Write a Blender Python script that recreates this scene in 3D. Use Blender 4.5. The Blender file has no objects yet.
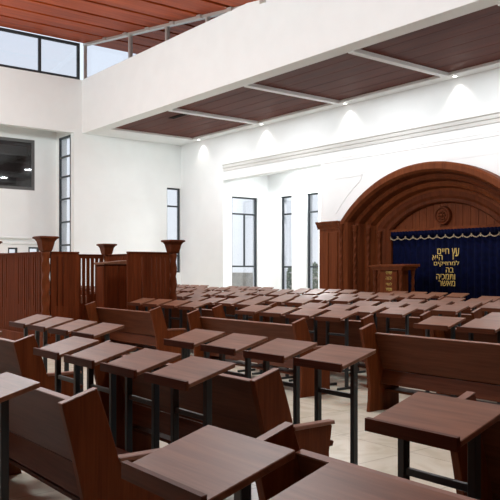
import bpy, bmesh, math, random
from mathutils import Vector, Matrix
random.seed(7)
S = bpy.context.scene
COL = S.collection
PI = math.pi
# ------------------------------------------------------------------ camera
CAMH = 1.52
TH = math.radians(52.1)
FW = (-math.sin(TH), math.cos(TH)); RT = (math.cos(TH), math.sin(TH)); FPX = 735.0
cam = bpy.data.cameras.new('camera'); camo = bpy.data.objects.new('camera', cam); COL.objects.link(camo)
camo.location = (0, 0, CAMH); camo.rotation_euler = (PI/2, 0, TH)
cam.sensor_width = 36; cam.lens = FPX/500*36; cam.shift_y = 19/500; cam.clip_start = .05; cam.clip_end = 500
S.camera = camo
S.view_settings.view_transform = 'Standard'; S.view_settings.look = 'None'
S.view_settings.exposure = 0.66; S.view_settings.gamma = 1; S.view_settings.use_curve_mapping = False

def proj(x, y):
    D = x*FW[0]+y*FW[1]; u = (x*RT[0]+y*RT[1])/max(D, .01)
    return D, 250+FPX*u
def in_view(x, y, m=30):
    D, px = proj(x, y)
    return D > 1.2 and -m < px < 500+m

# ------------------------------------------------------------------ materials
def mat(name):
    m = bpy.data.materials.new(name); m.use_nodes = True
    nt = m.node_tree; b = nt.nodes['Principled BSDF']
    return m, nt, b
def plain(name, c, rough=.6, metal=0, spec=.5, bump=0, var=0.0, vscale=3):
    m, nt, b = mat(name)
    b.inputs['Base Color'].default_value = (*c, 1); b.inputs['Roughness'].default_value = rough
    b.inputs['Metallic'].default_value = metal; b.inputs['Specular IOR Level'].default_value = spec
    if var:
        tc = nt.nodes.new('ShaderNodeTexCoord'); n = nt.nodes.new('ShaderNodeTexNoise'); n.inputs['Scale'].default_value = vscale
        r = nt.nodes.new('ShaderNodeValToRGB')
        r.color_ramp.elements[0].position = .35; r.color_ramp.elements[1].position = .65
        r.color_ramp.elements[0].color = (*[v*(1-var) for v in c], 1); r.color_ramp.elements[1].color = (*[min(1, v*(1+var)) for v in c], 1)
        nt.links.new(tc.outputs['Object'], n.inputs['Vector']); nt.links.new(n.outputs['Fac'], r.inputs['Fac'])
        nt.links.new(r.outputs['Color'], b.inputs['Base Color'])
    return m
def wood(name, axis, c1, c2, rough=.35, fine=55, spec=.5):
    """grain running along 'axis' (0,1,2), offset per object"""
    m, nt, b = mat(name)
    tc = nt.nodes.new('ShaderNodeTexCoord'); oi = nt.nodes.new('ShaderNodeObjectInfo')
    mul = nt.nodes.new('ShaderNodeMath'); mul.operation = 'MULTIPLY'; mul.inputs[1].default_value = 37.0
    add = nt.nodes.new('ShaderNodeVectorMath'); add.operation = 'ADD'
    nt.links.new(oi.outputs['Random'], mul.inputs[0])
    mp = nt.nodes.new('ShaderNodeMapping'); s = [fine]*3; s[axis] = fine*.05
    mp.inputs['Scale'].default_value = s
    nt.links.new(tc.outputs['Object'], add.inputs[0]); nt.links.new(mul.outputs[0], add.inputs[1])
    nt.links.new(add.outputs[0], mp.inputs['Vector'])
    n = nt.nodes.new('ShaderNodeTexNoise'); n.inputs['Scale'].default_value = 1; n.inputs['Detail'].default_value = 5; n.inputs['Distortion'].default_value = .6
    nt.links.new(mp.outputs[0], n.inputs['Vector'])
    mp2 = nt.nodes.new('ShaderNodeMapping'); s2 = [fine*.22]*3; s2[axis] = fine*.02; mp2.inputs['Scale'].default_value = s2
    nt.links.new(add.outputs[0], mp2.inputs['Vector'])
    n2 = nt.nodes.new('ShaderNodeTexNoise'); n2.inputs['Scale'].default_value = 1; n2.inputs['Detail'].default_value = 2
    nt.links.new(mp2.outputs[0], n2.inputs['Vector'])
    mx = nt.nodes.new('ShaderNodeMath'); mx.operation = 'ADD'; hf = nt.nodes.new('ShaderNodeMath'); hf.operation = 'MULTIPLY'; hf.inputs[1].default_value = .5
    nt.links.new(n.outputs['Fac'], mx.inputs[0]); nt.links.new(n2.outputs['Fac'], mx.inputs[1]); nt.links.new(mx.outputs[0], hf.inputs[0])
    r = nt.nodes.new('ShaderNodeValToRGB'); r.color_ramp.elements[0].position = .36; r.color_ramp.elements[1].position = .64
    r.color_ramp.elements[0].color = (*c1, 1); r.color_ramp.elements[1].color = (*c2, 1)
    nt.links.new(hf.outputs[0], r.inputs['Fac']); nt.links.new(r.outputs['Color'], b.inputs['Base Color'])
    b.inputs['Roughness'].default_value = rough; b.inputs['Specular IOR Level'].default_value = spec
    return m

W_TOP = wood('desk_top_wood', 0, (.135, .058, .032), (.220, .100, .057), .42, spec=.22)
W_X = wood('pew_wood', 0, (.066, .0185, .007), (.110, .034, .0145), .5, spec=.10)
W_Z = wood('panel_wood', 2, (.090, .021, .0055), (.145, .038, .0105), .5, spec=.10)
W_BIMAH = wood('railing_wood', 2, (.080, .018, .0055), (.140, .033, .010), .6, 40, spec=.05)
W_ARK = wood('ark_wood', 2, (.095, .023, .007), (.155, .042, .013), .5, 34, spec=.08)
W_ARKD = wood('ark_carved_wood', 2, (.072, .017, .0055), (.120, .031, .010), .5, 34, spec=.08)
W_EDGE = plain('edge_wood', (.20, .085, .05), .5, var=.12, vscale=12)
W_CEIL = wood('ceiling_wood', 0, (.062, .0115, .005), (.120, .025, .011), .5, 16, spec=.08)
W_RED = wood('roof_wood', 1, (.22, .030, .005), (.42, .072, .013), .5, 14, spec=.1)
BLACK = plain('black_steel', (.012, .017, .020), .42)
WHITE = plain('white_paint', (.835, .86, .855), .75, var=.012, vscale=2)
WHITE2 = plain('white_plaster', (.835, .855, .86), .8, var=.012, vscale=2)
GREYT = plain('cove_shade_grey', (.60, .60, .58), .7)  # cornice colour: shade of the shadow cove put in as grey
FRAME = plain('dark_window_frame', (.030, .037, .042), .45)
GAP = plain('dark_gap', (.010, .005, .004), .9, spec=.1)
CHROME = plain('light_metal', (.62, .60, .56), .35, metal=.7)
GOLD = plain('gold_thread', (.62, .45, .13), .45, metal=.15, var=.2, vscale=60)
CURT = plain('navy_velvet', (.0012, .0024, .0175), .85, spec=.06, var=.3, vscale=8)
LAMPM, _nt, _b = mat('lamp_glass')
_b.inputs['Emission Color'].default_value = (1, .97, .9, 1); _b.inputs['Emission Strength'].default_value = 4
def glass(name, tint, refl=.06):
    m, nt, b = mat(name); nt.nodes.remove(b)
    out = nt.nodes['Material Output']; t = nt.nodes.new('ShaderNodeBsdfTransparent'); t.inputs['Color'].default_value = (*tint, 1)
    g = nt.nodes.new('ShaderNodeBsdfGlossy'); g.inputs['Roughness'].default_value = .03; g.inputs['Color'].default_value = (.9, .95, 1, 1)
    mx = nt.nodes.new('ShaderNodeMixShader'); mx.inputs['Fac'].default_value = refl
    nt.links.new(t.outputs[0], mx.inputs[1]); nt.links.new(g.outputs[0], mx.inputs[2]); nt.links.new(mx.outputs[0], out.inputs['Surface'])
    return m
GLASS = glass('window_glass', (.92, .92, .93))
GLASSD = glass('dark_glass', (.45, .45, .45), .04)
# marble tile floor
FLOORM, nt, b = mat('marble_tiles')
tc = nt.nodes.new('ShaderNodeTexCoord'); br = nt.nodes.new('ShaderNodeTexBrick')
br.offset = 0; br.inputs['Scale'].default_value = 1; br.inputs['Brick Width'].default_value = .8; br.inputs['Row Height'].default_value = .8
br.inputs['Mortar Size'].default_value = .004; br.inputs['Color1'].default_value = (.74, .745, .63, 1); br.inputs['Color2'].default_value = (.69, .695, .585, 1)
br.inputs['Mortar'].default_value = (.42, .40, .33, 1)
n = nt.nodes.new('ShaderNodeTexNoise'); n.inputs['Scale'].default_value = 2.2; n.inputs['Detail'].default_value = 8; n.inputs['Distortion'].default_value = 1.6
r = nt.nodes.new('ShaderNodeValToRGB'); r.color_ramp.elements[0].position = .40; r.color_ramp.elements[1].position = .56
r.color_ramp.elements[0].color = (.88, .86, .82, 1); r.color_ramp.elements[1].color = (1, 1, 1, 1)
mx = nt.nodes.new('ShaderNodeMixRGB'); mx.blend_type = 'MULTIPLY'; mx.inputs['Fac'].default_value = 1
nt.links.new(tc.outputs['Object'], br.inputs['Vector']); nt.links.new(tc.outputs['Object'], n.inputs['Vector']); nt.links.new(n.outputs['Fac'], r.inputs['Fac'])
nt.links.new(br.outputs['Color'], mx.inputs[1]); nt.links.new(r.outputs['Color'], mx.inputs[2]); nt.links.new(mx.outputs[0], b.inputs['Base Color'])
b.inputs['Roughness'].default_value = .22
LEAF = plain('leaves', (.20, .23, .13), .8, var=.4, vscale=6)
BARK = plain('bark', (.12, .08, .05), .9, var=.3, vscale=9)
STONE = plain('pale_stone', (.55, .49, .40), .9, var=.1, vscale=2)
GROUND = plain('dry_ground', (.50, .44, .34), .95, var=.15, vscale=.4)

# ------------------------------------------------------------------ mesh helpers
def bx(bm, x0, x1, y0, y1, z0, z1, bev=0, mi=0):
    vs = [bm.verts.new(p) for p in ((x0, y0, z0), (x1, y0, z0), (x1, y1, z0), (x0, y1, z0), (x0, y0, z1), (x1, y0, z1), (x1, y1, z1), (x0, y1, z1))]
    fs = [bm.faces.new([vs[i] for i in q]) for q in ((0, 3, 2, 1), (4, 5, 6, 7), (0, 1, 5, 4), (1, 2, 6, 5), (2, 3, 7, 6), (3, 0, 4, 7))]
    for f in fs: f.material_index = mi
    if bev:
        es = list({e for f in fs for e in f.edges})
        bmesh.ops.bevel(bm, geom=es, offset=bev, segments=1, affect='EDGES')
    return vs
def prism_x(bm, prof, x0, x1, bev=0, mi=0):
    """profile of (y,z) extruded along x"""
    a = [bm.verts.new((x0, y, z)) for y, z in prof]; b2 = [bm.verts.new((x1, y, z)) for y, z in prof]
    n = len(prof); fs = [bm.faces.new(a), bm.faces.new(b2[::-1])]
    for i in range(n): fs.append(bm.faces.new((a[i], b2[i], b2[(i+1) % n], a[(i+1) % n])))
    for f in fs: f.material_index = mi
    bmesh.ops.recalc_face_normals(bm, faces=fs)
    if bev:
        es = [e for e in (list(fs[0].edges)+list(fs[1].edges))]
        bmesh.ops.bevel(bm, geom=es, offset=bev, segments=1, affect='EDGES')
def prism_y(bm, prof, y0, y1, bev=0):
    a = [bm.verts.new((x, y0, z)) for x, z in prof]; b2 = [bm.verts.new((x, y1, z)) for x, z in prof]
    n = len(prof); fs = [bm.faces.new(a), bm.faces.new(b2[::-1])]
    for i in range(n): fs.append(bm.faces.new((a[i], b2[i], b2[(i+1) % n], a[(i+1) % n])))
    bmesh.ops.recalc_face_normals(bm, faces=fs)
def lathe(bm, prof, n=20, c=(0, 0), fn=None):
    """prof of (r,z); fn(theta,z) radius factor"""
    rings = []
    for r0, z in prof:
        rings.append([bm.verts.new((c[0]+r0*(fn(2*PI*k/n, z) if fn else 1)*math.cos(2*PI*k/n), c[1]+r0*(fn(2*PI*k/n, z) if fn else 1)*math.sin(2*PI*k/n), z)) for k in range(n)])
    fs = []
    for a, b2 in zip(rings, rings[1:]):
        for k in range(n): fs.append(bm.faces.new((a[k], a[(k+1) % n], b2[(k+1) % n], b2[k])))
    fs.append(bm.faces.new(rings[0][::-1])); fs.append(bm.faces.new(rings[-1]))
    return fs
def obj(name, bm, m, parent=None, loc=None, smooth=False, kind=None):
    me = bpy.data.meshes.new(name); bm.normal_update(); bm.to_mesh(me); bm.free()
    for mm in (m if isinstance(m, (list, tuple)) else [m]): me.materials.append(mm)
    if smooth:
        for p in me.polygons: p.use_smooth = True
    o = bpy.data.objects.new(name, me); COL.objects.link(o)
    if parent: o.parent = parent
    if loc: o.location = loc
    if kind: o['kind'] = kind
    return o
def thing(name, label, cat, loc=(0, 0, 0), group=None, rz=0):
    o = bpy.data.objects.new(name, None); COL.objects.link(o); o.location = loc; o.rotation_euler = (0, 0, rz); o.empty_display_size = .1
    tag(o, label, cat, group); return o
def tag(o, label, cat, group=None):
    o['label'] = label; o['category'] = cat
    if group: o['group'] = group
    return o
def dup(root, loc, label, group):
    rr = root.copy(); COL.objects.link(rr); rr.location = loc; rr['label'] = label; rr['group'] = group
    for ch in list(root.children):
        c = ch.copy(); COL.objects.link(c); c.parent = rr
        for g in list(ch.children):
            d = g.copy(); COL.objects.link(d); d.parent = c
    return rr
def N(): return bmesh.new()

# wall in plane: axis 'x' => plane x=const (spans y), thickness behind (away from room)
def wall(name, axis, pos, thick, a0, a1, z0, z1, holes=(), m=WHITE):
    bm = N(); As = sorted({a0, a1, *[h[0] for h in holes], *[h[1] for h in holes]}); Zs = sorted({z0, z1, *[h[2] for h in holes], *[h[3] for h in holes]})
    for i in range(len(As)-1):
        # merge vertical runs
        run = None
        for j in range(len(Zs)-1):
            ca = (As[i]+As[i+1])/2; cz = (Zs[j]+Zs[j+1])/2
            hole = any(h[0] < ca < h[1] and h[2] < cz < h[3] for h in holes)
            if not hole:
                run = [Zs[j], Zs[j+1]] if run is None else [run[0], Zs[j+1]]
            if hole or j == len(Zs)-2:
                if run:
                    lo, hi = sorted((pos, pos+thick))
                    if axis == 'x': bx(bm, lo, hi, As[i], As[i+1], run[0], run[1])
                    else: bx(bm, As[i], As[i+1], lo, hi, run[0], run[1])
                run = None
    bmesh.ops.remove_doubles(bm, verts=bm.verts, dist=1e-5)
    return obj(name, bm, m, kind='structure')
WN = [0]
def window(axis, pos, a0, a1, z0, z1, vbars=(), hbars=(), fw=.06, dep=.08, m=FRAME, gm=GLASS, partial=()):
    WN[0] += 1; bm = N()
    def b2(aa, ab, za, zb, d=dep):
        if axis == 'x': bx(bm, pos-d/2, pos+d/2, aa, ab, za, zb)
        else: bx(bm, aa, ab, pos-d/2, pos+d/2, za, zb)
    b2(a0, a0+fw, z0, z1); b2(a1-fw, a1, z0, z1); b2(a0+fw, a1-fw, z0, z0+fw); b2(a0+fw, a1-fw, z1-fw, z1)
    for v in vbars: b2(v-fw/2, v+fw/2, z0+fw, z1-fw, dep*.9)
    for h in hbars: b2(a0+fw, a1-fw, h-fw/2, h+fw/2, dep*.8)
    for (v, za, zb) in partial: b2(v-fw*.4, v+fw*.4, za, zb, dep*.7)
    w = obj('window_%d' % WN[0], bm, m, kind='structure')
    g = N()
    if axis == 'x': bx(g, pos-.006, pos+.006, a0+fw*.5, a1-fw*.5, z0+fw*.5, z1-fw*.5)
    else: bx(g, a0+fw*.5, a1-fw*.5, pos-.006, pos+.006, z0+fw*.5, z1-fw*.5)
    obj('window_pane', g, gm, w)
    return w

# ------------------------------------------------------------------ key dimensions
XF = -24.75; YF = 11.55; YW = 15.8; ZS = 6.43; ZB = 8.36; ZR = 9.6
XB = -21.9; YB = 17.9; XL2 = -26.35
AXC = -12.45          # ark centre
# floor
bm = N(); bx(bm, -27, 6, -5, 18.2, -.1, 0); obj('floor', bm, FLOORM, kind='structure')

# ------------------------------------------------------------------ walls
wall('wall_left_lower', 'x', XF, -.30, 11.25, YW+.1, 0, ZS, [(15.14, 15.78, 1.38, 4.72)])
window('x', XF-.12, 15.14, 15.78, 1.38, 4.72, hbars=(2.05, 4.0))
# ark wall (plane y=YW) : pier wall, lintel over bay, wall round the ark
bk = wall('wall_back', 'y', YW, .35, XF, 6, 0, ZS, [(XB, -16.72, -.1, 4.78), (AXC-3.10, AXC+3.10, -.1, 4.34)], WHITE2)
bm = bmesh.new(); bm.from_mesh(bk.data)      # curved spandrels left and right of the arch opening
def archz(x):
    h = 4.32-2.92; R = (3.11**2+h*h)/(2*h); return 4.32-R+math.sqrt(max(0, R*R-x*x))
nn = 48
for k in range(nn):
    xa = -3.10+6.2*k/nn; xb = xa+6.2/nn
    prism_y(bm, [(AXC+xa, archz(xa)), (AXC+xb, archz(xb)), (AXC+xb, 4.345), (AXC+xa, 4.345)], YW, YW+.35)
bm.to_mesh(bk.data); bm.free()
# bay behind the opening
wall('wall_bay_left', 'x', XB, -.3, YW+.35, YB+.3, 0, 5.2, [(16.2, 17.42, .45, 4.22)], WHITE2)
window('x', XB-.10, 16.2, 17.42, .45, 4.22, hbars=(1.62, 3.58), partial=((16.85, 1.62, 3.58),))
wall('wall_bay_back', 'y', YB, .3, XB, -15.0, 0, 5.2, [(-21.12, -20.48, .45, 4.24), (-19.68, -19.06, .45, 4.24)], WHITE2)
window('y', YB+.10, -21.12, -20.48, .45, 4.24, hbars=(1.6, 3.57))
window('y', YB+.10, -19.68, -19.06, .45, 4.24, hbars=(1.6, 3.57))
wall('wall_bay_right', 'x', -16.4, .3, YW+.35, YB, 0, 5.2, (), WHITE2)
bm = N(); bx(bm, XB-.3, -15.0, YW+.35, YB+.3, 5.2, 5.35); obj('ceiling_bay', bm, WHITE2, kind='structure')
# recess wall with tall slim window (plane y=YF-.2), recessed left wall
wall('wall_recess', 'y', 11.25, .3, XL2, XF-.30, 0, ZS+.3, [(-26.06, -25.04, .9, 6.40)])
window('y', 11.25+.03, -26.06, -25.04, .9, 6.40, hbars=(1.6, 2.4, 3.25, 4.1, 4.92, 5.66))
wall('wall_recess_left', 'x', XL2, -.3, -5, 11.55, 0, ZS+.4, [(4.0, 10.42, 4.42, 6.28), (9.42, 9.78, .9, 2.30), (10.18, 10.60, .9, 2.33)])
window('x', XL2-.05, 4.0, 10.42, 4.42, 6.28, vbars=(6.6,), fw=.11, m=plain('grey_window_frame', (.10, .10, .10), .5), gm=GLASSD)
window('x', XL2-.08, 9.42, 9.78, .9, 2.30); window('x', XL2-.08, 10.18, 10.60, .9, 2.33)
# gallery room seen through the dark window
bm = N(); bx(bm, -30.3, -30.1, 2, 11.3, 4.2, 6.6); bx(bm, -30.1, XL2-.3, 11.1, 11.3, 4.2, 6.6); bx(bm, -30.1, XL2-.3, 2, 2.2, 4.2, 6.6)
obj('wall_gallery', bm, plain('gallery_paint', (.45, .45, .44), .8), kind='structure')
bm = N(); bx(bm, -30.1, XL2-.3, 2.2, 11.1, 4.2, 4.35); obj('floor_gallery', bm, W_CEIL, kind='structure')
bm = N()
for k in range(6): bx(bm, -30.1+k*.57, -30.1+k*.57+.54, 2.2, 11.1, 6.45, 6.52)
obj('ceiling_gallery', bm, W_CEIL, kind='structure')
bm = N(); bx(bm, -29.2, -28.9, 2.2, 11.1, 6.1, 6.45); bx(bm, -27.6, -27.4, 2.2, 11.1, 5.0, 5.1); obj('trim_1', bm, WHITE, kind='structure')
# ledge low on the recess wall
bm = N(); bx(bm, XL2, XL2+.12, 6.5, 10.2, 2.62, 2.70, .02); bx(bm, XL2, XL2+.05, 9.2, 10.9, 2.42, 2.50, .02); obj('trim_2', bm, WHITE, kind='structure')
# fascias round the raised hall
bm = N(); bx(bm, XF-.3, XF, -5, YF+.3, ZS, ZB); obj('wall_left_upper', bm, WHITE, kind='structure')
bm = N(); bx(bm, XF, 6, YF, YF+.3, ZS, ZB); obj('wall_front_upper', bm, WHITE, kind='structure')
bm = N(); bx(bm, XL2, XF-.3, -5, 11.25, ZS+.3, ZS+.42); obj('ceiling_recess', bm, WHITE, kind='structure')
# lower ceiling with wood coffers
SX = [-23.4, -19.45, -15.6, -11.7, -7.85, -4.0, -.2, 3.7]
bm = N(); y0, y1 = 12.0, 15.42
bx(bm, XF, 6, YF+.3, y0, ZS, ZS+.16); bx(bm, XF, 6, y1, YW, ZS, ZS+.16)
bx(bm, XF, SX[0], y0, y1, ZS, ZS+.16)
for x in SX[1:]: bx(bm, x-.09, x+.09, y0, y1, ZS-.02, ZS+.16)
bx(bm, SX[0], 6, y0, y1, ZS+.16, ZS+.2)
obj('ceiling_lower', bm, WHITE2, kind='structure')
bm = N()
for a, b2 in zip(SX, SX[1:]):
    xa = a+(.09 if a != SX[0] else 0); xb = b2-.09; nb = 6; st = (y1-y0)/nb
    for k in range(nb): bx(bm, xa, xb, y0+k*st+.008, y0+(k+1)*st-.008, ZS+.07, ZS+.1, 0, 0)
    bx(bm, xa, xb, y0, y1, ZS+.101, ZS+.12, 0, 1)
obj('ceiling_coffer', bm, [W_CEIL, GAP], kind='structure')
bm = N(); bx(bm, -20.75, -19.95, 12.75, 12.95, ZS+.055, ZS+.07); tag(obj('air_vent', bm, GAP), 'dark slot air vent in the wooden ceiling coffer at left', 'vent')
# cornice on the back wall
bm = N(); z = 5.30
prism_x(bm, [(YW, z-.20), (YW-.03, z-.20), (YW-.03, z-.10), (YW-.06, z-.09), (YW-.06, z), (YW-.09, z+.02), (YW-.09, z+.04), (YW, z+.04)], XB+.05, 6)
obj('trim_3', bm, GREYT, kind='structure')
bm = N(); prism_x(bm, [(YW, 4.78), (YW-.015, 4.78), (YW-.015, 4.86), (YW-.025, 4.88), (YW, 4.88)], XB+.02, 6); obj('trim_4', bm, WHITE2, kind='structure')
# panel moulding left of the arch
bm = N()
def strip(bm, pts, w, y0, y1):
    for (xa, za), (xb, zb) in zip(pts, pts[1:]):
        d = Vector((xb-xa, zb-za)); nn = Vector((-d.y, d.x)).normalized()*w/2
        prism_y(bm, [(xa+nn.x, za+nn.y), (xa-nn.x, za-nn.y), (xb-nn.x, zb-nn.y), (xb+nn.x, zb+nn.y)], y0, y1)
for sgn in (1, -1):
    pts = [(AXC-sgn*3.45, 4.42), (AXC-sgn*1.9, 4.42)] if 0 else [(AXC-sgn*3.75, 3.05), (AXC-sgn*3.75, 4.45), (AXC-sgn*2.1, 4.45)]
    arc = [(AXC-sgn*4.36*math.sin(t), .2+4.36*math.cos(t)) for t in [math.radians(a) for a in (36, 40, 44, 48, 52)]]
    pts = [(AXC-sgn*3.55, 3.2), (AXC-sgn*3.72, 4.35), (AXC-sgn*2.3, 4.35)]+arc[:1]
    strip(bm, [(AXC-sgn*2.50, 4.28), (AXC-sgn*3.60, 4.28)], .05, YW-.012, YW)
    strip(bm, [(AXC-sgn*2.50, 4.28)]+[(AXC-sgn*4.70*math.sin(t), .2+4.70*math.cos(t)) for t in [math.radians(a) for a in (33.5, 38, 42, 46, 50)]], .05, YW-.012, YW)
obj('trim_5', bm, WHITE2, kind='structure')
# red roof boards with dark gaps and glazing of the clerestory
def roofz(x): return 9.71-.138*(min(x, -14.3)-XF)
bm = N(); gx = [-24.85, -22.95, -21.5, -20.05, -18.6, -17.15, -15.7, -14.3]+[-14.3+1.45*q for q in range(1, 15)]
for a, b2 in zip(gx, gx[1:]):
    a2, b3 = a+.10, b2-.10
    pf = [(a2, roofz(a2)), (b3, roofz(b3)), (b3, roofz(b3)+.06), (a2, roofz(a2)+.06)]
    prism_y(bm, pf, -5, 16.5)
nf = len(bm.faces)
for a, b2 in ((-24.85, -14.3), (-14.3, 6)):
    prism_y(bm, [(a, roofz(a)+.10), (b2, roofz(b2)+.10), (b2, roofz(b2)+.16), (a, roofz(a)+.16)], -5, 16.5)
bm.faces.ensure_lookup_table()
for f in bm.faces[nf:]: f.material_index = 1
obj('ceiling_upper', bm, [W_RED, GAP], kind='structure')
window('x', XF-.1, 4.6, 11.50, ZB, ZR+.10, vbars=(6.9, 8.45, 10.0), fw=.10)
WN[0] += 1; bm = N(); xe = -14.95
def slope_bar(bm, xa, xb, y0, y1, za, zb): prism_y(bm, [(xa, roofz(xa)+za), (xb, roofz(xb)+za), (xb, roofz(xb)+zb), (xa, roofz(xa)+zb)], y0, y1)
slope_bar(bm, XF, xe, YF+.04, YF+.20, -.09, -.01); bx(bm, XF, xe, YF+.06, YF+.18, ZB, ZB+.04); bx(bm, XF, XF+.05, YF+.06, YF+.18, ZB, roofz(XF)-.02)
for q in (-21.35, -19.05, -16.9): bx(bm, q-.045, q+.045, YF+.06, YF+.18, ZB+.04, roofz(q)-.05)
wf = obj('window_%d' % WN[0], bm, CHROME, kind='structure')
bm = N(); prism_y(bm, [(XF+.02, ZB+.02), (xe, ZB+.02), (xe, max(ZB+.03, roofz(xe)-.05)), (XF+.02, roofz(XF)-.05)], YF+.115, YF+.125)
obj('window_pane', bm, glass('clear_glass', (.92, .92, .93), .03), wf)
bm = N()
for q in gx[1:8]: slope_bar(bm, q-.10, q+.10, YF-.04, YF+.05, -.11, -.01)
obj('trim_6', bm, CHROME, kind='structure')
# rest of the room shell, behind and beside the viewpoint
wall('wall_rear', 'y', -5, -.3, XL2, 6, 0, 9.9, (), W_Z)  # here and on the right wall: dark wood chosen to cut bounced light
wall('wall_right', 'x', 6, .3, -5, YW+.35, 0, 9.0, (), W_Z)
# ------------------------------------------------------------------ downlights by the back wall
for k, x in enumerate((-23.2, -19.4, -15.45, -11.55, -7.7)):
    pos = ('near the left corner', 'above the window bay', 'left of the ark arch', 'above the ark arch', 'right of the ark arch')[k]
    t = thing('ceiling_downlight', 'small round white recessed downlight '+pos, 'ceiling light', (x, 15.60, ZS), 'downlights along the back wall')
    bm = N(); lathe(bm, [(.075, -.012), (.075, 0)], 16); obj('bezel', bm, WHITE, t)
    bm = N(); lathe(bm, [(.05, -.016), (.05, -.012)], 16); obj('lamp', bm, LAMPM, t)
    l = bpy.data.lights.new('downlight', 'SPOT'); l.energy = 18; l.spot_size = math.radians(100); l.spot_blend = .8; l.color = (1, .95, .86); l.shadow_soft_size = .04
    lo = bpy.data.objects.new('downlight', l); COL.objects.link(lo); lo.location = (x, 15.58, ZS-.05)
    lo.rotation_euler = (math.radians(8), 0, 0)

# ------------------------------------------------------------------ reading desk (origin: lip line at floor level, left end)
DW = .455; DZ0 = .897; DZ1 = .985; DD = .315
def make_desk():
    t = thing('reading_desk', 'desk', 'desk', (0, 0, 0))
    sl = (DZ1-DZ0)/DD
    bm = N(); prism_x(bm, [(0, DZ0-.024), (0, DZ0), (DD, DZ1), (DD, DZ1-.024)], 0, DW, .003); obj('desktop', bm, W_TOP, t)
    bm = N(); prism_x(bm, [(-.020, DZ0-.038), (-.020, DZ0+.014), (0, DZ0+.016), (0, DZ0-.036)], 0, DW, .003); obj('ledge', bm, W_X, t)
    for x in (.055, DW-.055):
        bm = N(); bx(bm, x-.018, x+.018, .14, .18, .03, DZ0+.14*sl-.02, .003); lg = obj('leg', bm, BLACK, t)
        bm = N(); bx(bm, x-.016, x+.016, .0, .32, 0, .03, .004); obj('foot', bm, BLACK, lg)
    bm = N(); bx(bm, .073, DW-.073, .148, .172, .665, .695, .002); obj('crossbar', bm, BLACK, t)
    return t
# ------------------------------------------------------------------ pew (origin: left end, rear top of panel at floor level)
PROF = [(0, .882), (.182, .938), (.222, .83), (.262, .71), (.30, .58), (.33, .565), (.60, .565), (.61, .555), (.585, .40), (.585, .06), (.60, 0), (.11, 0), (.125, .12), (.13, .24), (.11, .42), (.07, .60)]
def make_pew(L, kind='pew'):
    t = thing(kind, 'pew', 'bench', (0, 0, 0))
    for s in (0, 1):
        x0 = 0 if s == 0 else L-.045
        bm = N(); prism_x(bm, PROF, x0, x0+.045, .003); e = obj('end_panel', bm, W_Z, t)
        bm = N(); prism_x(bm, [(.305, .565), (.295, .590), (.625, .587), (.63, .565)], x0-.008, x0+.053, .004); obj('armrest', bm, W_EDGE, e)
        bm = N(); prism_x(bm, [(.0, .8825), (.182, .9385), (.1825, .9435), (-.001, .8875)], x0, x0+.045); obj('top_edge', bm, W_EDGE, e)
    a, b2 = .045, L-.045
    bm = N(); prism_x(bm, [(.195, .826), (.225, .834), (.345, .46), (.317, .450)], a, b2, .003); bk = obj('backrest', bm, W_X, t)
    bm = N(); prism_x(bm, [(.193, .827), (.226, .835), (.226, .842), (.192, .834)], a, b2); obj('top_edge', bm, W_EDGE, bk)
    bm = N(); prism_x(bm, [(.322, .438), (.342, .438), (.300, .290), (.280, .296)], a, b2, .003); obj('rear_board', bm, W_X, t)
    bm = N(); prism_x(bm, [(.345, .41), (.345, .445), (.66, .45), (.67, .44), (.66, .415)], a, b2, .004); obj('seat', bm, W_X, t)
    bm = N(); bx(bm, a, b2, .36, .56, .20, .225); obj('book_shelf', bm, W_X, t)
    return t

ORD = ['first', 'second', 'third', 'fourth', 'fifth', 'sixth', 'seventh', 'eighth']
desk0 = make_desk(); pew0 = make_pew(2.14); used = {'d': False, 'p': False}
def put_desk(x, y, label, group):
    if not used['d']:
        used['d'] = True; desk0.location = (x, y, 0); desk0['label'] = label; desk0['group'] = group; return desk0
    return dup(desk0, (x, y, 0), label, group)
def put_pew(x, y, label, group):
    if not used['p']:
        used['p'] = True; pew0.location = (x, y, 0); pew0['label'] = label; pew0['group'] = group; return pew0
    return dup(pew0, (x, y, 0), label, group)
P = .535
GD = 'slanted reading desks in rows'; GP = 'wooden pews in rows'
# foreground, right of the near aisle
for r, (yl, nm) in enumerate(((1.125, 'nearest row'), (2.235, 'second row'))):
    for k in range(3):
        x = -2.085+k*.605
        if in_view(x+.1, yl+.3, 60):
            put_desk(x, yl, 'slanted brown desk, %s from left in %s, bottom right beyond aisle' % (ORD[k], nm), GD)
put_pew(-2.11, 1.63, 'dark wooden pew at bottom right, just behind the nearest slanted desks', GP)
put_pew(-2.11, 2.76, 'dark wooden pew at right edge, behind the single near desk there', GP)
# foreground, left block (C1) and the block behind it (C2)
BX = {1: -5.40, 2: -8.30}
ROW = [1.40, 2.55, 3.72]                       # desk back edges = pew rears
for c in (1, 2):
    cn = 'block at lower left' if c == 1 else 'block before the bimah'
    for r, yb in enumerate(ROW):
        for k in range(4):
            x = (-3.80 if c == 1 else -6.72)-(3-k)*.57
            if in_view(x+DW, yb-.2, 40):
                put_desk(x, yb-DD-(.36 if c == 2 else .05), 'slanted brown desk, %s from left in %s foreground row, %s' % (ORD[k], ORD[r], cn), GD)
    for r, yb in enumerate(ROW[:2]):
        if any(in_view(BX[c]+q, yb+.3, 40) for q in (0, 1.05, 2.14)):
            put_pew(BX[c]-(.1 if c == 2 else 0), yb+.02-(.28 if c == 2 else 0), 'dark wooden pew, %s foreground row, %s' % (ORD[r], cn), GP)
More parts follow.
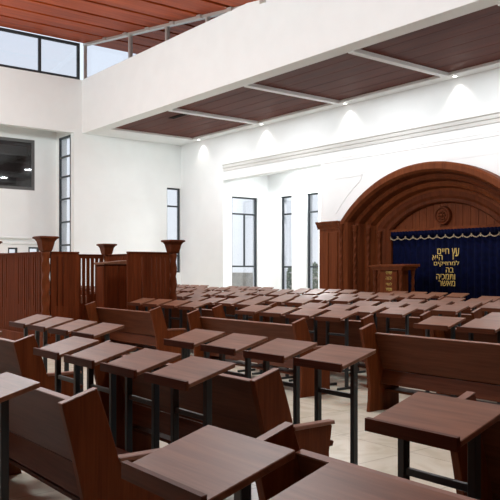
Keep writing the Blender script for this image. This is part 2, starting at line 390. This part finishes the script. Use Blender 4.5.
# rear section
BX = {1: -5.42, 2: -8.76, 3: -12.06, 4: -15.45, 5: -18.80, 6: -22.15}; P = .575; LB = 2.30
pewl = make_pew(LB); usedl = [False]
def put_pew(x, y, label, group):
    if not usedl[0]:
        usedl[0] = True; pewl.location = (x, y, 0); pewl['label'] = label; pewl['group'] = group; return pewl
    return dup(pewl, (x, y, 0), label, group)
RB = [5.66+1.16*k for k in range(8)]           # pew rears
CN = {1: 'rightmost block', 2: 'second block from right', 3: 'third block from right', 4: 'fourth block from right', 5: 'fifth block from right', 6: 'leftmost far block'}
for r in range(7):
    for c in BX:
        if c >= 4 and RB[r] < 7.9: continue
        if in_view(BX[c], RB[r]+.3, 20) or in_view(BX[c]+LB, RB[r]+.3, 20) or in_view(BX[c]+LB/2, RB[r]+.3, 20):
            put_pew(BX[c], RB[r]+.02, 'dark wooden pew, %s row past the cross aisle, %s' % (ORD[r], CN[c]), GP)
        for k in range(4):
            x = BX[c]+.06+k*P; yb = RB[r+1]
            if in_view(x, yb-.2, 15) or in_view(x+DW, yb-.2, 15):
                put_desk(x, yb-DD, 'slanted brown desk, %s from left in %s row past cross aisle, %s' % (ORD[k], ORD[r], CN[c]), GD)

# ------------------------------------------------------------------ bimah enclosure
BX0, BX1, BY0, BY1 = -15.0, -12.2, 5.02, 7.60; BZ = .35; BT = 1.80
bim = thing('bimah', 'reddish wooden bimah enclosure of upright slats with twisted corner posts', 'bimah', ((BX0+BX1)/2, (BY0+BY1)/2, 0))
bc = ((BX0+BX1)/2, (BY0+BY1)/2)
def rel(bm): bmesh.ops.translate(bm, verts=bm.verts, vec=(-bc[0], -bc[1], 0)); return bm
bm = N(); bx(bm, BX0-.05, BX1+.05, BY0-.05, BY1+.05, 0, BZ, .01); obj('platform', rel(bm), W_BIMAH, bim)
def slats(axis, pos, a0, a1, top, seed, slit_p=.6):
    bm = N(); rnd = random.Random(seed); w = .105; n = max(2, round((a1-a0)/w)); w = (a1-a0)/n
    def B(aa, ab, za, zb, d0=-.02, d1=.02):
        if axis == 'x': bx(bm, pos+d0, pos+d1, aa, ab, za, zb)
        else: bx(bm, aa, ab, pos+d0, pos+d1, za, zb)
    for i in range(n):
        B(a0+i*w+(.020 if i else 0), a0+(i+1)*w-(.020 if i < n-1 else 0), BZ, top)
        if i < n-1:
            e = a0+(i+1)*w; hs = rnd.choice((.28, .36, .44, .12)) if rnd.random() < slit_p else 0
            st = top-.07
            B(e-.020, e+.020, st, top, -.014, .014)
            if hs:
                B(e-.020, e+.020, BZ, BZ+.62-rnd.choice((0, .1, .2)), -.014, .014)
            else: B(e-.020, e+.020, BZ, st, -.014, .014)
    return rel(bm)
obj('slat_panel', slats('x', BX1, BY0+.09, 5.63, BT, 1), W_BIMAH, bim)
obj('slat_panel', slats('x', BX1, 6.60, BY1-.09, BT+.02, 2, .8), W_BIMAH, bim)
obj('slat_panel', slats('y', BY0, BX0+.09, BX1-.09, BT, 3, .5), W_BIMAH, bim)
obj('slat_panel', slats('x', BX0, BY0+.09, BY1-.09, BT+.02, 4, .9), W_BIMAH, bim)
obj('slat_panel', slats('y', BY1, BX0+.09, BX1-.09, BT+.02, 5, .3), W_BIMAH, bim)
def cap_rail(x0, x1, y0, y1, z):
    bm = N(); bx(bm, x0, x1, y0, y1, z, z+.025, .006); obj('top_rail', rel(bm), W_BIMAH, bim)
cap_rail(BX1-.04, BX1+.04, BY0+.09, 5.63, BT); cap_rail(BX1-.04, BX1+.04, 6.60, BY1-.09, BT+.02)
cap_rail(BX0+.09, BX1-.09, BY0-.04, BY0+.04, BT); cap_rail(BX0-.04, BX0+.04, BY0+.09, BY1-.09, BT+.02); cap_rail(BX0+.09, BX1-.09, BY1-.04, BY1+.04, BT+.02)
for (x, y) in ((BX1, BY0), (BX1, BY1), (BX0, BY1), (BX0, BY0)):
    bm = N(); zs = [BZ+.10+i*.03 for i in range(int((BT-.12-BZ)/.03))]
    lathe(bm, [(.085, BZ), (.085, BZ+.08)]+[(.068, z) for z in zs]+[(.075, BT-.02), (.075, BT+.02)], 24, (0, 0), lambda a, z: (1+.15*math.cos(2*a-z*22)) if BZ+.09 < z < BT-.03 else 1)
    pz = obj('twisted_post', bm, W_ARK, bim, (x-bc[0], y-bc[1], 0), True)
    bm = N()
    pr = [(.06, BT+.02), (.085, BT+.03), (.10, BT+.06), (.115, BT+.12), (.13, BT+.19), (.16, BT+.235), (.19, BT+.25), (.19, BT+.275), (.165, BT+.285)]
    # square flared capital
    rings = []
    for r0, z in pr: rings.append([bm.verts.new((sx*r0*.9, sy*r0*.9, z)) for sx, sy in ((-1, -1), (1, -1), (1, 1), (-1, 1))])
    for a, b2 in zip(rings, rings[1:]):
        for k in range(4): bm.faces.new((a[k], a[(k+1) % 4], b2[(k+1) % 4], b2[k]))
    bm.faces.new(rings[0][::-1]); bm.faces.new(rings[-1])
    obj('capital', bm, W_ARKD, pz)
# reading table inside
tb = thing('reading_table', 'tall wooden reading table with panelled sides inside the bimah', 'table', (-13.55, 7.02, BZ))
bm = N(); bx(bm, -.19, .19, -.29, .29, 0, 1.26); bx(bm, .19, .21, -.27, -.015, .06, 1.22, .01); bx(bm, .19, .21, .015, .27, .06, 1.22, .01); bx(bm, -.17, .17, -.31, -.29, .06, 1.22, .01)
obj('body', bm, W_BIMAH, tb)
bm = N(); prism_x(bm, [(-.33, 1.26), (-.33, 1.30), (.33, 1.35), (.33, 1.26)], -.23, .23, .008); obj('table_top', bm, W_TOP, tb)

# ------------------------------------------------------------------ torah ark
ARKZ = .45
pl = N(); bx(pl, -17.2, -7.7, 14.45, YW-.01, 0, ARKZ*.5); bx(pl, -16.9, -8.0, 14.62, YW-.01, ARKZ*.5, ARKZ); bx(pl, AXC-3.09, AXC+3.09, YW-.01, 16.5, 0, ARKZ)
tag(obj('ark_platform', pl, STONE), 'low stepped stone platform under the ark', 'platform')
ark = thing('torah_ark', 'large carved wooden ark front with deep stepped arch and tympanum', 'ark', (AXC, 15.55, ARKZ))
def A(bm): bmesh.ops.translate(bm, verts=bm.verts, vec=(-AXC, -15.55, -ARKZ)); return bm
# stepped arch profile: (half width, spring z, apex z, y)
RG = [(3.12, 2.92, 4.33, 15.79), (3.12, 2.92, 4.33, 15.50), (3.06, 2.92, 4.28, 15.46), (2.90, 2.92, 4.14, 15.46), (2.84, 2.90, 4.08, 15.54), (2.78, 2.90, 4.03, 15.74),
      (2.70, 2.88, 3.97, 15.72), (2.62, 2.86, 3.90, 15.76), (2.56, 2.84, 3.86, 15.96), (2.46, 2.82, 3.80, 15.94), (2.36, 2.80, 3.73, 15.98), (2.30, 2.78, 3.68, 16.14),
      (2.20, 2.74, 3.62, 16.12), (2.05, 2.70, 3.50, 16.14), (1.97, 2.68, 3.42, 16.20), (1.85, 2.64, 3.34, 16.20), (1.80, 2.62, 3.31, 16.26), (1.80, 2.62, 3.31, 16.42)]
def arch_pt(a, sp, ap, t):
    """t in -1..1 along arc from left spring to right spring"""
    h = ap-sp; R = (a*a+h*h)/(2*h); cz = ap-R; ph = math.asin(min(1, a/R))
    return R*math.sin(ph*t), cz+R*math.cos(ph*t)
def sweep(rg, z0):
    bm = N(); cols = []; NA = 40
    for a, sp, ap, y in rg:
        pts = [(-a, z0)]+[arch_pt(a, sp, ap, -1+2*i/NA) for i in range(NA+1)]+[(a, z0)]
        cols.append([bm.verts.new((AXC+x, y, z)) for x, z in pts])
    for p, q in zip(cols, cols[1:]):
        for i in range(len(p)-1): bm.faces.new((p[i], p[i+1], q[i+1], q[i]))
    bmesh.ops.recalc_face_normals(bm, faces=bm.faces)
    return A(bm)
for i0, i1, mm in ((0, 4, W_ARK), (4, 8, W_ARKD), (8, 12, W_ARK), (12, 17, W_ARKD)):
    obj('archivolt', sweep(RG[i0:i1+1] if i1 < 17 else RG[i0:], ARKZ), mm, ark)
# tympanum boards + emblem
bm = N(); xs = 15; w = 3.6/xs
for k in range(xs):
    xa = -1.8+k*w; pts = []
    def zz(x):
        h = .69; R = (1.8**2+h*h)/(2*h); return 3.31-R+math.sqrt(max(0, R*R-x*x))
    prism_y(bm, [(AXC+xa+.006, 2.60), (AXC+xa+w-.006, 2.60), (AXC+xa+w-.006, max(2.605, zz(xa+w-.006))), (AXC+xa+.006, max(2.605, zz(xa+.006)))], 16.34, 16.42)
obj('tympanum', A(bm), W_ARK, ark)
bm = N(); bx(bm, AXC-1.80, AXC+1.80, 16.24, 16.42, 2.57, 2.65, .01); obj('lintel', A(bm), W_ARK, ark)
em = N(); lathe(em, [(.0, .10), (.16, .10), (.19, .07), (.20, .07), (.215, .10), (.24, .10), (.255, .05), (.26, 0)][::-1], 28)
for k in range(8):
    a = k*PI/4; lathe(em, [(.03, .09), (.03, .13), (.012, .145)], 8, (.10*math.cos(a), .10*math.sin(a)))
lathe(em, [(.05, .09), (.05, .14), (.02, .16)], 10)
bmesh.ops.rotate(em, verts=em.verts, cent=(0, 0, 0), matrix=Matrix.Rotation(PI/2, 3, 'X')); bmesh.ops.translate(em, verts=em.verts, vec=(AXC, 16.34, 2.96))
bmesh.ops.recalc_face_normals(em, faces=em.faces); obj('emblem', A(em), W_ARKD, ark)
# piers and engaged twisted columns
for sg in (-1, 1):
    bm = N(); xa, xb = sorted((AXC+sg*3.13, AXC+sg*4.0))
    bx(bm, xa, xb, 15.50, YW-.005, ARKZ, 2.78)
    for q in range(2):
        fx = xa+.07+q*.40; bx(bm, fx, fx+.33, 15.47, 15.50, ARKZ+.25, 2.62, .01)
    p = obj('pier', A(bm), W_ARK, ark)
    bm = N(); prof = [(0, 2.72), (.03, 2.72), (.03, 2.77), (.06, 2.80), (.06, 2.84), (.10, 2.88), (.12, 2.92), (.12, 2.95), (0, 2.95)]
    prism_x(bm, [(15.50-d, z) for d, z in prof], xa-(.06 if sg < 0 else .02), xb+(.02 if sg < 0 else .06)); obj('pier_capital', A(bm), W_ARK, p)
    bm = N(); bx(bm, xa-.04, xb+.04, 15.44, 15.50, ARKZ, ARKZ+.22, .01); obj('pier_base', A(bm), W_ARK, p)
    for cx, cy, top in ((3.00, 15.44, 2.86), (2.66, 15.66, 2.80), (2.36, 15.90, 2.72), (2.08, 16.06, 2.62)):
        bm = N(); zs = [ARKZ+.2+i*.025 for i in range(int((top-.42-ARKZ)/.025))]
        lathe(bm, [(.085, ARKZ), (.085, ARKZ+.12), (.07, ARKZ+.17)]+[(.052, z) for z in zs]+[(.055, top-.2), (.085, top-.16), (.06, top-.10), (.095, top-.03), (.095, top)], 16, (AXC+sg*cx, cy), lambda a, z: (1+.16*math.cos(2*a-z*26)) if ARKZ+.19 < z < top-.21 else 1)
        obj('twisted_column', A(bm), W_ARKD, ark, None, True)
bm = N(); bx(bm, AXC-2.0, AXC+2.0, 16.42, 16.5, ARKZ, 3.4); obj('back_board', A(bm), W_ARKD, ark)
# curtain with gold trim and lettering
cur = thing('ark_curtain', 'navy velvet ark curtain with gold scalloped trim and gold lettering', 'curtain', (AXC, 16.3, ARKZ))
def pleat(x0, x1, z0, z1, y, amp, wl, n=220):
    bm = N(); top = []; bot = []; bt = []; bb = []
    for i in range(n+1):
        x = x0+(x1-x0)*i/n; d = amp*math.sin(2*PI*x/wl+.6*math.sin(x*3.1))
        top.append(bm.verts.new((x-AXC, y+d*.7-16.3, z1-ARKZ))); bot.append(bm.verts.new((x-AXC, y+d-16.3, z0-ARKZ)))
        bt.append(bm.verts.new((x-AXC, y+d*.7+.012-16.3, z1-ARKZ))); bb.append(bm.verts.new((x-AXC, y+d+.012-16.3, z0-ARKZ)))
    for i in range(n):
        bm.faces.new((bot[i], bot[i+1], top[i+1], top[i])); bm.faces.new((bb[i+1], bb[i], bt[i], bt[i+1]))
        bm.faces.new((top[i], top[i+1], bt[i+1], bt[i])); bm.faces.new((bot[i+1], bot[i], bb[i], bb[i+1]))
    bm.faces.new((bot[0], top[0], bt[0], bb[0])); bm.faces.new((top[-1], bot[-1], bb[-1], bt[-1]))
    return bm
obj('drape', pleat(AXC-1.78, AXC+1.78, ARKZ+.04, 2.58, 16.29, .030, .21), CURT, cur, None, True)
obj('pelmet', pleat(AXC-1.78, AXC+1.78, 2.42, 2.585, 16.235, .014, .11), CURT, cur, None, True)
bm = N(); n = 13; sw = 3.56/n; pts = []
for k in range(n):
    for j in range(9):
        q = j/8; pts.append((-1.78+(k+q)*sw, 2.44-.075*math.sin(PI*q)**.8))
for (xa, za), (xb, zb) in zip(pts, pts[1:]):
    if abs(xb-xa) < 1e-6: continue
    prism_y(bm, [(xa, za-.03-ARKZ), (xb, zb-.03-ARKZ), (xb, zb-.004-ARKZ), (xa, za-.004-ARKZ)], -.095, -.082)
for k in range(n+1):
    xa = -1.78+k*sw; bx(bm, max(-1.78, xa-.012), min(1.78, xa+.012), -.098, -.080, 2.36-ARKZ, 2.45-ARKZ)
obj('gold_trim', bm, plain('trim_braid', (.26, .20, .13), .5, var=.25, vscale=40), cur)
def text_bm(s, size):
    c = bpy.data.curves.new('t', 'FONT'); c.body = s[::-1]; c.size = size; c.extrude = .004; c.offset = -.006; c.resolution_u = 2
    o = bpy.data.objects.new('t', c); COL.objects.link(o)
    dg = bpy.context.evaluated_depsgraph_get(); me = bpy.data.meshes.new_from_object(o.evaluated_get(dg))
    bm = N(); bm.from_mesh(me); bpy.data.objects.remove(o); bpy.data.curves.remove(c); bpy.data.meshes.remove(me)
    return bm
def letter_row(s, x0, x1, z0, z1, y, parent, origin, name='lettering'):
    """fit the word into x0..x1, z0..z1 on plane y"""
    bm = text_bm(s, 1.0)
    if not bm.verts: bm.free(); return
    xs = [v.co.x for v in bm.verts]; ys = [v.co.y for v in bm.verts]; a, b2, c, d = min(xs), max(xs), min(ys), max(ys)
    for v in bm.verts:
        v.co = Vector((x0+(v.co.x-a)/(b2-a)*(x1-x0)-origin[0], y+(-.006 if v.co.z > 0 else .006)-origin[1], z0+(v.co.y-c)/(d-c)*(z1-z0)-origin[2]))
    bmesh.ops.recalc_face_normals(bm, faces=bm.faces)
    obj(name, bm, GOLD, parent)
def px2(x, y, Y):
    u = (x-250)/FPX; D = Y/(FW[1]+RT[1]*u); return D*(FW[0]+RT[0]*u), CAMH+(269-y)/FPX*D
# lettering, real sizes on the curtain plane
LY = 16.245
def LR(s, xa, xb, ya, yb):
    X0, _ = px2(xa, ya, LY); X1, _ = px2(xb, ya, LY); _, Z0 = px2((xa+xb)/2, yb, LY); _, Z1 = px2((xa+xb)/2, ya, LY)
    letter_row(s, X0, X1, Z0, Z1, LY, cur, (AXC, 16.3, ARKZ))
LR('עץ', 452, 459, 248, 259.5); LR('חיים', 437.5, 449, 248.5, 254)
LR('היא', 432.5, 442.5, 255, 260.2); LR('למחזיקים', 434, 459, 260.8, 266.6)
LR('בה', 446, 453.5, 267.5, 272.5); LR('ותמכיה', 436.5, 455, 274, 279.4); LR('מאשר', 438.5, 455, 280.6, 286)
# ------------------------------------------------------------------ lectern before the ark
LX, LYy = -13.05, 15.0
lec = thing('lectern', 'wooden prayer lectern with overhanging top standing left before ark curtain', 'lectern', (LX, LYy, ARKZ))
bm = N(); bx(bm, -.30, .30, -.22, .22, .28, 1.04); bx(bm, -.26, .26, -.235, -.22, .22, .98, .006); obj('body', bm, W_ARK, lec)
bm = N(); bx(bm, -.56, .56, -.34, .34, 0, .30, .01); obj('base', bm, W_Z, lec)
bm = N(); prism_x(bm, [(-.34, 1.13), (-.34, 1.165), (.34, 1.20), (.34, 1.13)], -.60, .60, .006); bx(bm, -.50, .50, -.29, .29, 1.04, 1.09); bx(bm, -.55, .55, -.31, .31, 1.09, 1.13); obj('top', bm, W_ARK, lec)
for sx in (-.44, .44):
    for sy in (-.24, .24):
        bm = N(); lathe(bm, [(.06, .30), (.06, .34), (.04, .37)]+[(.042, .38+.03*i) for i in range(19)]+[(.06, .98), (.06, 1.04)], 12, (sx, sy), lambda a, z: (1+.2*math.cos(2*a-z*28)) if .375 < z < .95 else 1)
        obj('twisted_column', bm, W_ARKD, lec, None, True)
bm = N(); bx(bm, .50, .80, -.16, .16, .30, .34, .006); obj('side_shelf', bm, W_ARK, lec)
for k, s in enumerate(('שויתי', 'יהוה', 'לנגדי', 'תמיד')):
    letter_row(s, -.06, .14, (.93-k*.145), (1.01-k*.145), -.245, lec, (0, 0, 0))

# ------------------------------------------------------------------ outside: ground, pale wall, trees
bm = N(); bx(bm, -90, 30, -30, 90, -1.2, -1.0); obj('floor_outside', bm, GROUND, kind='structure')
def tree(x, y, h, w, label):
    t = thing('tree', label, 'tree', (x, y, -1.0), 'trees outside the bay windows'); rnd = random.Random(int(x*10+y))
    bm = N(); lathe(bm, [(.14, 0), (.10, h*.5), (.04, h*.8)], 8); obj('trunk', bm, BARK, t)
    bm = N()
    for k in range(420):
        a = rnd.uniform(0, 2*PI); b2 = math.acos(rnd.uniform(-1, 1)); r0 = rnd.uniform(.5, 1)**.5
        c = Vector((w*r0*math.sin(b2)*math.cos(a), w*r0*math.sin(b2)*math.sin(a), h*.66+h*.36*r0*math.cos(b2)))
        d1 = Vector((rnd.uniform(-1, 1), rnd.uniform(-1, 1), rnd.uniform(-1, 1))).normalized()*.16; d2 = d1.orthogonal().normalized()*.09
        bm.faces.new([bm.verts.new(c+q) for q in (-d1, d2, d1, -d2)])
    obj('foliage', bm, LEAF, t)
tree(-33.5, 30.5, 2.9, 1.5, 'green tree outside the middle slim bay window')
tree(-29.2, 31.5, 2.5, 1.3, 'green tree outside the slim window next to the ark')
bm = N()
bx(bm, -56, -30, 39.6, 40, -1, 1.2); tag(obj('garden_wall', bm, STONE), 'pale stone boundary wall outside the bay windows', 'wall')

# ------------------------------------------------------------------ light
HALL = 430
w = bpy.data.worlds.new('world'); S.world = w; w.use_nodes = True; nt = w.node_tree; bg = nt.nodes['Background']
tc = nt.nodes.new('ShaderNodeTexCoord'); sp = nt.nodes.new('ShaderNodeSeparateXYZ'); r = nt.nodes.new('ShaderNodeValToRGB')
r.color_ramp.elements[0].position = .0; r.color_ramp.elements[0].color = (.90, .95, 1, 1); r.color_ramp.elements[1].position = .5; r.color_ramp.elements[1].color = (.70, .82, 1, 1)
nt.links.new(tc.outputs['Generated'], sp.inputs[0]); nt.links.new(sp.outputs['Z'], r.inputs['Fac']); nt.links.new(r.outputs['Color'], bg.inputs['Color'])
bg.inputs['Strength'].default_value = .72
# added point lights brightening the hall under the red roof, no fixtures
def area(name, loc, size, e, col=(.98, .99, 1), rot=(0, 0, 0)):
    l = bpy.data.lights.new(name, 'AREA'); l.shape = 'DISK'; l.size = size; l.energy = e; l.color = col
    lo = bpy.data.objects.new(name, l); COL.objects.link(lo); lo.location = loc; lo.rotation_euler = rot
for x, y in ((-20.5, 3.5), (-14.5, 4.0), (-8, 4.5), (-2, 5), (-20.5, -2.0), (-14.5, -2)):
    l = bpy.data.lights.new('hall_fill', 'POINT'); l.shadow_soft_size = .5; l.energy = HALL; l.color = (.91, .98, 1)
    lo = bpy.data.objects.new('hall_fill', l); COL.objects.link(lo); lo.location = (x, y, 6.6)
for x in (-21.3, -17.5, -13.6, -9.8, -5.9): area('coffer_fill', (x, 13.7, ZS-.02), .5, 60)  # added fill lights under the lower ceiling, no fixtures
area('gallery_fill', (-28.6, 8.6, 6.4), .4, 45); area('bay_fill', (-19.3, 16.9, 5.15), .5, 110)  # added fills that brighten the gallery room and the window bay
